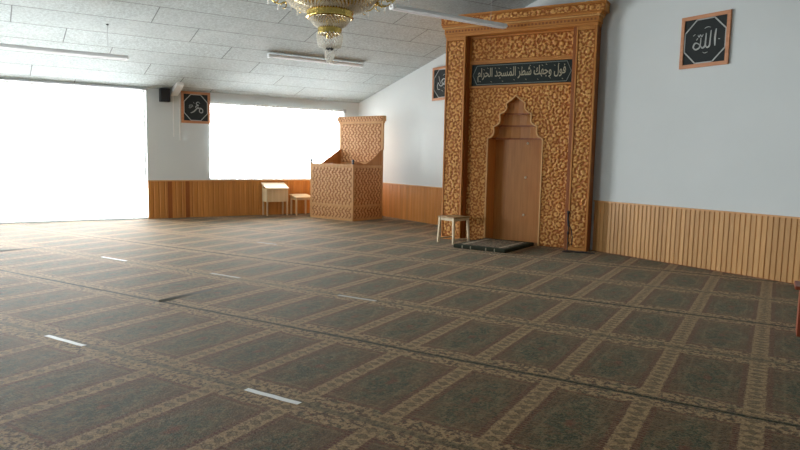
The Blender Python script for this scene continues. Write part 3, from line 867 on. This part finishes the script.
def strokes(parent, lines, w=.016, mat=None):
    m = MB()
    for ln, ww in lines:
        # smooth the polyline
        P = [Vector(p) for p in ln]; Q = []
        for i in range(len(P) - 1):
            p0, p1, p2, p3 = P[max(i - 1, 0)], P[i], P[i + 1], P[min(i + 2, len(P) - 1)]
            for k in range(6):
                t = k / 6
                Q.append(.5 * ((2 * p1) + (-p0 + p2) * t + (2 * p0 - 5 * p1 + 4 * p2 - p3) * t * t + (-p0 + 3 * p1 - 3 * p2 + p3) * t ** 3))
        Q.append(P[-1]); n = len(Q); vs = []
        for i, q in enumerate(Q):
            d = (Q[min(i + 1, n - 1)] - Q[max(i - 1, 0)]).normalized()
            pen = ww * (.45 + .55 * math.sin(PI * min(1, max(0, (i + .6) / n)))) * (.75 + .25 * abs(d.x + d.y))
            nn = Vector((-d.y, d.x)) * pen * .40
            for s_ in (1, -1):
                vs.append((q.x + nn.x * s_, -.019, q.y + nn.y * s_))
            for s_ in (-1, 1):
                vs.append((q.x + nn.x * s_, -.0142, q.y + nn.y * s_))
        fs = [(0, 1, 2, 3), (4 * n - 1, 4 * n - 2, 4 * n - 3, 4 * n - 4)]
        for i in range(n - 1):
            for k in range(4): fs.append((4 * i + k, 4 * i + (k + 1) % 4, 4 * i + 4 + (k + 1) % 4, 4 * i + 4 + k))
        m.add(vs, fs)
    return m.build('lettering', mat or M['silver'], parent)
def draw_allah(p, w, h):
    # alif, two lams, heh, with shadda and small dagger above
    L = [([(.155, .135), (.145, .02), (.150, -.085)], .030),
         ([(.085, .125), (.078, .0), (.072, -.075), (.035, -.095), (.018, -.055)], .026),
         ([(.018, .095), (.014, .0), (.008, -.070), (-.030, -.095), (-.055, -.06)], .026),
         ([(-.055, .045), (-.058, -.04), (-.075, -.088), (-.125, -.105), (-.160, -.070), (-.135, -.020), (-.085, -.035), (-.060, -.070)], .026),
         ([(-.100, .085), (-.085, .055), (-.065, .085), (-.045, .055), (-.025, .090)], .014),
         ([(-.100, .045), (-.120, .015)], .012), ([(-.010, .160), (.03, .175), (.075, .165)], .010),
         ([(.190, .0), (.215, -.005)], .014), ([(-.02, -.150), (.01, -.165), (.05, -.155)], .010), ([(-.14, .10), (-.17, .08)], .010)]
    strokes(p, L)
def draw_omar(p, w, h):
    # ain over meem and a long reh, with a small signature roundel on the left
    L = [([(.095, .095), (.055, .125), (.015, .105), (.020, .070), (.060, .055), (.035, .045), (-.005, .015), (.030, -.020), (.085, -.010)], .024),
         ([(.150, -.050), (.120, -.020), (.085, -.035), (.080, -.085), (.115, -.110), (.150, -.090), (.150, -.040), (.110, -.005), (.05, -.01)], .024),
         ([(.060, .020), (.0, -.045), (-.055, -.095), (-.115, -.120)], .030),
         ([(-.115, .065), (-.085, .045), (-.090, .010), (-.125, .005), (-.145, .035), (-.120, .062)], .012),
         ([(-.13, .035), (-.10, .03)], .012), ([(-.075, .055), (-.06, .02)], .010), ([(-.16, .0), (-.12, -.02)], .010), ([(-.03, .09), (-.055, .12)], .010)]
    strokes(p, L)
def draw_muh(p, w, h):
    L = [([(.17, .07), (.13, .10), (.10, .06), (.14, .03), (.18, .06), (.12, -.01), (.03, -.02), (-.02, .05), (.05, .09), (.10, .05), (-.02, -.05), (-.10, -.03), (-.14, .02), (-.17, -.03), (-.16, -.11), (-.08, -.12)], .026),
         ([(-.13, .16), (-.09, .05), (-.04, -.02)], .022), ([(.05, -.09), (.12, -.12), (.17, -.08)], .014), ([(.02, .16), (.07, .18), (.12, .15)], .012), ([(-.03, -.14), (.03, -.17)], .012)]
    strokes(p, L)
picture((9.425, 0, 3.09), 0, .70, .695, 'wooden framed black calligraphy panel on white wall right of the niche', draw_allah)
picture((3.585, 0, 3.015), 0, .70, .695, 'framed calligraphy panel half hidden behind the left edge of the niche', draw_muh)
picture((0, -4.165, 2.455), PI / 2, .64, .69, 'framed calligraphy panel on white pier between the two bright windows', draw_omar, .055)

# ------------------------------------------------------------------ things on the window wall
sp = empty('speaker', (0, -4.855, 2.53), 0, 'small black loudspeaker high on the white pier left of the framed panel', 'speaker')
MB().box(.05, .20, -.105, .105, 0, .285).build('cabinet', M['black'], sp, .015)
MB().box(.2005, .206, -.092, .092, .015, .27).build('grille', M['mesh_black'], sp, .002)
b = MB(); b.box(-.002, .012, -.03, .03, .10, .20); b.box(.012, .05, -.012, .012, .13, .17); b.build('bracket', M['metal'], sp)
for y, z0, nm, lab in ((-4.65, 1.80, 0, 'thin white cable duct on the pier between speaker and framed panel'), (-4.515, 1.72, 1, 'thin white cable duct just left of the framed panel, the longer of two')):
    o = MB().box(-.002, .016, y - .012, y + .012, z0, 2.80).build('cable_duct', M['soft_white'], None, .003); tag(o, lab, 'cable duct', 'cable ducts on the pier')
# short white box beam under the ceiling
m = MB(); m.prism([(.001, ceil_z(0) - .13), (.55, ceil_z(.55) - .07), (.55, ceil_z(.55) - .002), (.001, ceil_z(0) - .002)], -4.70, -4.55, 'y')
o = m.build('ceiling_bracket', M['soft_white'], None, .004); tag(o, 'short white bracket box where ceiling meets pier above the cable ducts', 'bracket')
# curtain rails
o = MB().box(.02, .055, W1[0], W1[1] + .02, 2.765, 2.782).build('curtain_rail', M['grey_metal'], None, .004)
tag(o, 'long grey curtain rail above the big left window', 'curtain rail')
bl = empty('vertical_blind', (.05, (W2[0] + W2[1]) / 2, .875), 0, 'white vertical blind opened edge on before the window beside the pulpit', 'blind')
hw = (W2[1] - W2[0]) / 2
MB().box(-.03, .025, -hw, hw, 1.695, 1.735).build('headrail', M['soft_white'], bl, .003)
MB().box(-.035, .03, hw - .06, hw + .02, 1.66, 1.75).build('rail_end_cap', M['grey_metal'], bl, .004)
sl0 = None
for k in range(34):
    y = -hw + .06 + k * (2 * hw - .12) / 33
    if sl0 is None:
        s_ = MB(); N = 4; vs = []
        for i in range(N + 1):
            a = (i / N - .5)
            vs += [(a * .085, .004 * math.cos(a * PI), .05), (a * .085, .004 * math.cos(a * PI), 1.694)]
        s_.add(vs, [(2 * i, 2 * i + 2, 2 * i + 3, 2 * i + 1) for i in range(N)], True)
        sl0 = s_.build('slat', M['blind'], bl); s = sl0
        wt0 = MB().box(-.04, .04, -.004, .004, .03, .05).build('slat_weight', M['grey_metal'], sl0)
    else:
        s = sl0.copy(); COL.objects.link(s); s.parent = bl
        w_ = wt0.copy(); COL.objects.link(w_); w_.parent = s
    s.location = (0, y, 0)
c_ = MB()
c_.tube([(.03, -hw + .06 + k * (2 * hw - .12) / 66, .035 - .012 * abs(math.sin(k * PI / 2))) for k in range(67)], .0025, 5)
c_.build('bottom_chain', M['grey_metal'], bl)

# ------------------------------------------------------------------ tube lamps under the ceiling
def tube_lamp(x, y0, y1, z, label, body='white_metal', wire=True, k=1.0):
    r = empty('tube_lamp', (x, (y0 + y1) / 2, z), 0, label, 'ceiling lamp', 'long tube lamps hanging under the ceiling')
    L_ = (y1 - y0) / 2
    m = MB(); m.prism([(-.042 * k, -.008 * k), (-.032 * k, .040), (.032 * k, .040), (.042 * k, -.008 * k), (.025, .010), (-.025, .010)], -L_, L_, 'y'); m.build('housing', M[body], r, .003)
    MB().tube([(0, -L_ + .032, -.016), (0, L_ - .032, -.016)], .016 * k, 12).build('tube', M['blind'], r)
    for s_ in (-1, 1):
        e = MB(); y = s_ * (L_ - .015); e.box(-.045, .045, y - .016, y + .016, -.03, .03); e.build('end_cap', M['white_metal'], r, .005)
        if wire:
            yy = s_ * (L_ - .30); MB().tube([(0, yy, .043), (0, yy, ceil_z(x) - z - .012)], .003, 5).build('hanging_wire', M['grey_metal'], r)
            hk = MB(); hk.lathe([(0, -.018), (.018, -.014), (.02, 0), (0, .001)], 10, Matrix.Translation((0, yy, ceil_z(x) - z - .001))); hk.build('ceiling_hook', M['metal'], r)
tube_lamp(3.05, -8.25, -6.12, 2.985, 'long white tube lamp hanging at the left edge before the big window', k=1.5)
tube_lamp(2.63, -3.51, -1.42, ceil_z(2.63) - .062, 'long white tube lamp behind the tip of the chandelier', wire=False)
tube_lamp(6.72, -3.31, -1.16, 3.545, 'long tube lamp ending in front of the niche cornice', k=1.6)

# ------------------------------------------------------------------ chandelier
CX, CY, CZ = 9.13, -5.50, 2.29
ch = empty('chandelier', (CX, CY, CZ), 0, 'large tiered brass and crystal chandelier hanging at the top of the picture', 'chandelier')
def zz(v): return v - 2.29
def gold(prof, name, n=40):
    m = MB(); m.lathe([(r, zz(z)) for r, z in prof], n); o = m.build(name, M['gold'], ch); return o
def beads(mb, r, z, n, br, ph=0, stretch=1.5):
    for k in range(n):
        a = 2 * PI * (k + ph) / n
        mb.octa((r * math.cos(a), r * math.sin(a), zz(z)), br, br * stretch)
def fringe(path, n, br, step, name='crystal_fringe'):
    m = MB(); L_ = 0; pts = []
    for (r0, z0), (r1, z1) in zip(path, path[1:]):
        d = math.hypot(r1 - r0, z1 - z0); k = max(1, int(d / step))
        for i in range(k): pts.append((r0 + (r1 - r0) * i / k, z0 + (z1 - z0) * i / k))
    pts.append(path[-1])
    for i, (r, z) in enumerate(pts): beads(m, r, z, max(5, int(n)), br, .5 * (i % 2))
    o = m.build(name, M['crystal'], ch); o['kind'] = 'stuff'; return o
# scalloped brass rings
def ring(r, z0, z1, name='brass_ring', lob=24):
    m = MB(); N = 72; prof = [(1.0, z0), (1.06, z0 + (z1 - z0) * .15), (.98, z0 + (z1 - z0) * .4), (1.04, z0 + (z1 - z0) * .7), (1.0, z1), (.86, z1), (.86, z0), (1.0, z0)]
    vs = []; fs = []
    for f_, z in prof:
        for k in range(N):
            a = 2 * PI * k / N; rr = r * f_ * (1 + .022 * math.cos(lob * a)); vs.append((rr * math.cos(a), rr * math.sin(a), zz(z)))
    for i in range(len(prof) - 1):
        for k in range(N):
            k2 = (k + 1) % N; fs.append((i * N + k, i * N + k2, (i + 1) * N + k2, (i + 1) * N + k))
    m.add(vs, fs, True); return m.build(name, M['gold'], ch)
fringe([(.022, 2.315), (.036, 2.35), (.044, 2.41)], 8, .010, .017)
m = MB(); m.box(-.028, .028, -.028, .028, zz(2.415), zz(2.455), Matrix.Rotation(.6, 4, 'Z')); m.build('dark_socket', M['metal'], ch, .003)
fringe([(.050, 2.445), (.100, 2.455), (.112, 2.50), (.114, 2.56)], 20, .011, .018)
ring(.105, 2.56, 2.625)
fringe([(.110, 2.63), (.150, 2.655), (.185, 2.70)], 34, .012, .018)
ring(.205, 2.70, 2.775)
fringe([(.210, 2.78), (.290, 2.79), (.370, 2.83), (.425, 2.89)], 50, .013, .024, 'crystal_bowl')
ring(.44, 2.89, 2.945, lob=36)
fringe([(.435, 2.96), (.36, 3.02), (.25, 3.12), (.15, 3.25), (.10, 3.40)], 40, .012, .024, 'crystal_crown')
ring(.16, 3.40, 3.46)
gold([(.0, 2.52), (.03, 2.53), (.022, 2.62), (.05, 2.72), (.022, 2.82), (.03, 3.0), (.015, 3.1), (.015, 3.42), (.05, 3.45), (.03, 3.52), (0, 3.53)], 'centre_stem', 20)
# warm reflector dish inside the bowl
gold([(.06, 2.80), (.20, 2.815), (.33, 2.86), (.40, 2.90)], 'inner_dish')
m = MB(); zt = ceil_z(CX) - 2.29
for k in range(int((zt - zz(3.53)) / .05)):
    z = zz(3.53) + .025 + k * .05; a = k % 2 * PI / 2
    pts = [(.016 * math.cos(t) * math.cos(a), .016 * math.cos(t) * math.sin(a), z + .032 * math.sin(t)) for t in [i * 2 * PI / 8 for i in range(9)]]
    m.tube(pts, .004, 5)
m.build('chain', M['gold'], ch)
m = MB(); m.lathe([(0, zt - .06), (.05, zt - .055), (.075, zt - .02), (.08, zt - .004), (0, zt - .002)], 24); m.build('ceiling_rose', M['gold'], ch)
arm0 = None; sub = []
for k in range(14):
    if arm0 is None:
        m = MB(); pts = []
        for i in range(15):
            t = i / 14; r = .44 + .24 * t; z = 2.91 - .045 * math.sin(PI * t) + .06 * t * t
            pts.append((r, 0, zz(z)))
        m.tube(pts, .007, 6)
        m.tube([(.50 + .030 * math.cos(t), 0, zz(2.862) + .030 * math.sin(t)) for t in [i * 5.2 / 12 for i in range(13)]], .005, 6)
        m.lathe([(0, zz(2.965)), (.030, zz(2.97)), (.040, zz(2.985)), (.022, zz(2.975)), (.012, zz(3.0)), (.012, zz(3.04)), (0, zz(3.04))], 14, Matrix.Translation((.68, 0, 0)))
        arm0 = m.build('arm', M['gold'], ch)
        m = MB(); m.lathe([(0, zz(3.04)), (.009, zz(3.045)), (.017, zz(3.07)), (.012, zz(3.10)), (0, zz(3.135))], 12, Matrix.Translation((.68, 0, 0))); b1 = m.build('bulb', M['tube_white'], arm0)
        sub = [b1]
        for rr, z in ((.68, 2.945), (.68, 2.92), (.68, 2.892), (.56, 2.855), (.56, 2.83)):
            m = MB(); m.octa((rr, 0, zz(z)), .012, .016); sub.append(m.build('crystal_drop', M['crystal'], arm0))
        sub = sub; a_ = arm0
    else:
        a_ = arm0.copy(); COL.objects.link(a_); a_.parent = ch
        for s_ in sub:
            c2 = s_.copy(); COL.objects.link(c2); c2.parent = a_
    a_.rotation_euler.z = 2 * PI * (k + .3) / 14

# ------------------------------------------------------------------ microphone stand and cable
ms = empty('microphone_stand', (7.66, -.53, .010), 0, 'short black microphone stand in front of the right pilaster of the niche', 'microphone stand')
m = MB(); m.lathe([(0, 0), (.075, 0), (.078, .008), (.06, .016), (.015, .022), (0, .022)], 24); m.build('base', M['black'], ms)
m = MB(); m.tube([(0, 0, .02), (0, 0, .30), (.008, 0, .42)], .009, 8); m.lathe([(0, .27), (.016, .275), (.016, .32), (0, .325)], 12); m.build('pole', M['metal'], ms)
m = MB(); m.tube([(.008, 0, .40), (.0, -.004, .47), (-.004, -.01, .53)], [.014, .019, .013], 10); m.build('clip', M['black'], ms)
m = MB(); m.tube([(-.006, -.008, .49), (0, -.01, .56), (.004, -.012, .61)], [.012, .014, .017], 10); m.lathe([(0, .60), (.02, .605), (.026, .625), (.022, .645), (0, .655)], 14, Matrix.Translation((.004, -.012, 0))); m.build('microphone', M['black'], ms)
m = MB(); m.tube([(.008, 0, .44), (.05, .02, .36), (.075, .02, .22), (.070, .02, .12), (.035, .01, .10), (.02, .0, .16)], .008, 6); m.build('hanging_lead', M['black'], ms)
m = MB()
pts = [(.04, .04, .006), (.10, .11, .006), (.17, .14, .006), (.24, .15, .007), (.30, .19, .008), (.36, .22, .008), (.33, .265, .008), (.25, .27, .008), (.22, .22, .008), (.30, .21, .018), (.38, .25, .008), (.46, .27, .008)]
m.tube(pts, .010, 6)
o = m.build('floor_cable', M['black'], None, 0, (7.60, -.62, .014)); tag(o, 'black cable lying on the carpet at the foot of the slatted wainscot', 'cable')

# ------------------------------------------------------------------ bench end at the right edge of the picture
bn = empty('bench', (12.005, -2.41, .010), math.radians(26), 'reddish brown wooden bench cut off by the right edge of the picture', 'bench')
MB().box(-.10, 1.1, -.16, .16, .40, .43).build('seat', M['red_wood'], bn, .006)
for x in (-.06, 1.03): MB().box(x - .0, x + .03, -.14, .14, 0, .399).build('end_panel', M['red_wood'], bn, .004)
MB().box(-.03, 1.03, -.012, .012, .18, .26).build('stretcher', M['red_wood'], bn, .003)

# ------------------------------------------------------------------ light: bright overcast day outside
wd = bpy.data.worlds.new('overcast'); SC.world = wd; wd.use_nodes = True
nt = wd.node_tree; nt.nodes.clear()
bg = nt.nodes.new('ShaderNodeBackground'); wo = nt.nodes.new('ShaderNodeOutputWorld')
bg.inputs[0].default_value = (.95, .985, 1.0, 1); bg.inputs[1].default_value = 9.0
nt.links.new(bg.outputs[0], wo.inputs[0])

# ------------------------------------------------------------------ camera
cd = bpy.data.cameras.new('camera'); cam = bpy.data.objects.new('camera', cd); COL.objects.link(cam)
F = Vector((-.82962, .54807, -.10598)); F.normalize()
f_, pit, rol, yaw = 637.495, .10618, .0195, .98687
F = Vector((-math.sin(yaw) * math.cos(pit), math.cos(yaw) * math.cos(pit), -math.sin(pit)))
R_ = F.cross(Vector((0, 0, 1))).normalized(); U_ = R_.cross(F)
R2 = R_ * math.cos(rol) + U_ * math.sin(rol); U2 = -R_ * math.sin(rol) + U_ * math.cos(rol)
cam.matrix_world = Matrix(((R2.x, U2.x, -F.x, CAM[0]), (R2.y, U2.y, -F.y, CAM[1]), (R2.z, U2.z, -F.z, CAM[2]), (0, 0, 0, 1)))
cd.sensor_width = 36; cd.lens = 36 * f_ / 800; cd.clip_start = .05; cd.clip_end = 200
SC.camera = cam
SC.view_settings.view_transform = 'Standard'; SC.view_settings.look = 'None'
SC.view_settings.exposure = 1.28; SC.view_settings.gamma = 1; SC.view_settings.use_curve_mapping = False
SC.cycles.use_denoising = True
SC.cycles.max_bounces = 8; SC.cycles.diffuse_bounces = 5; SC.cycles.transparent_max_bounces = 16
SC.cycles.sample_clamp_indirect = 8
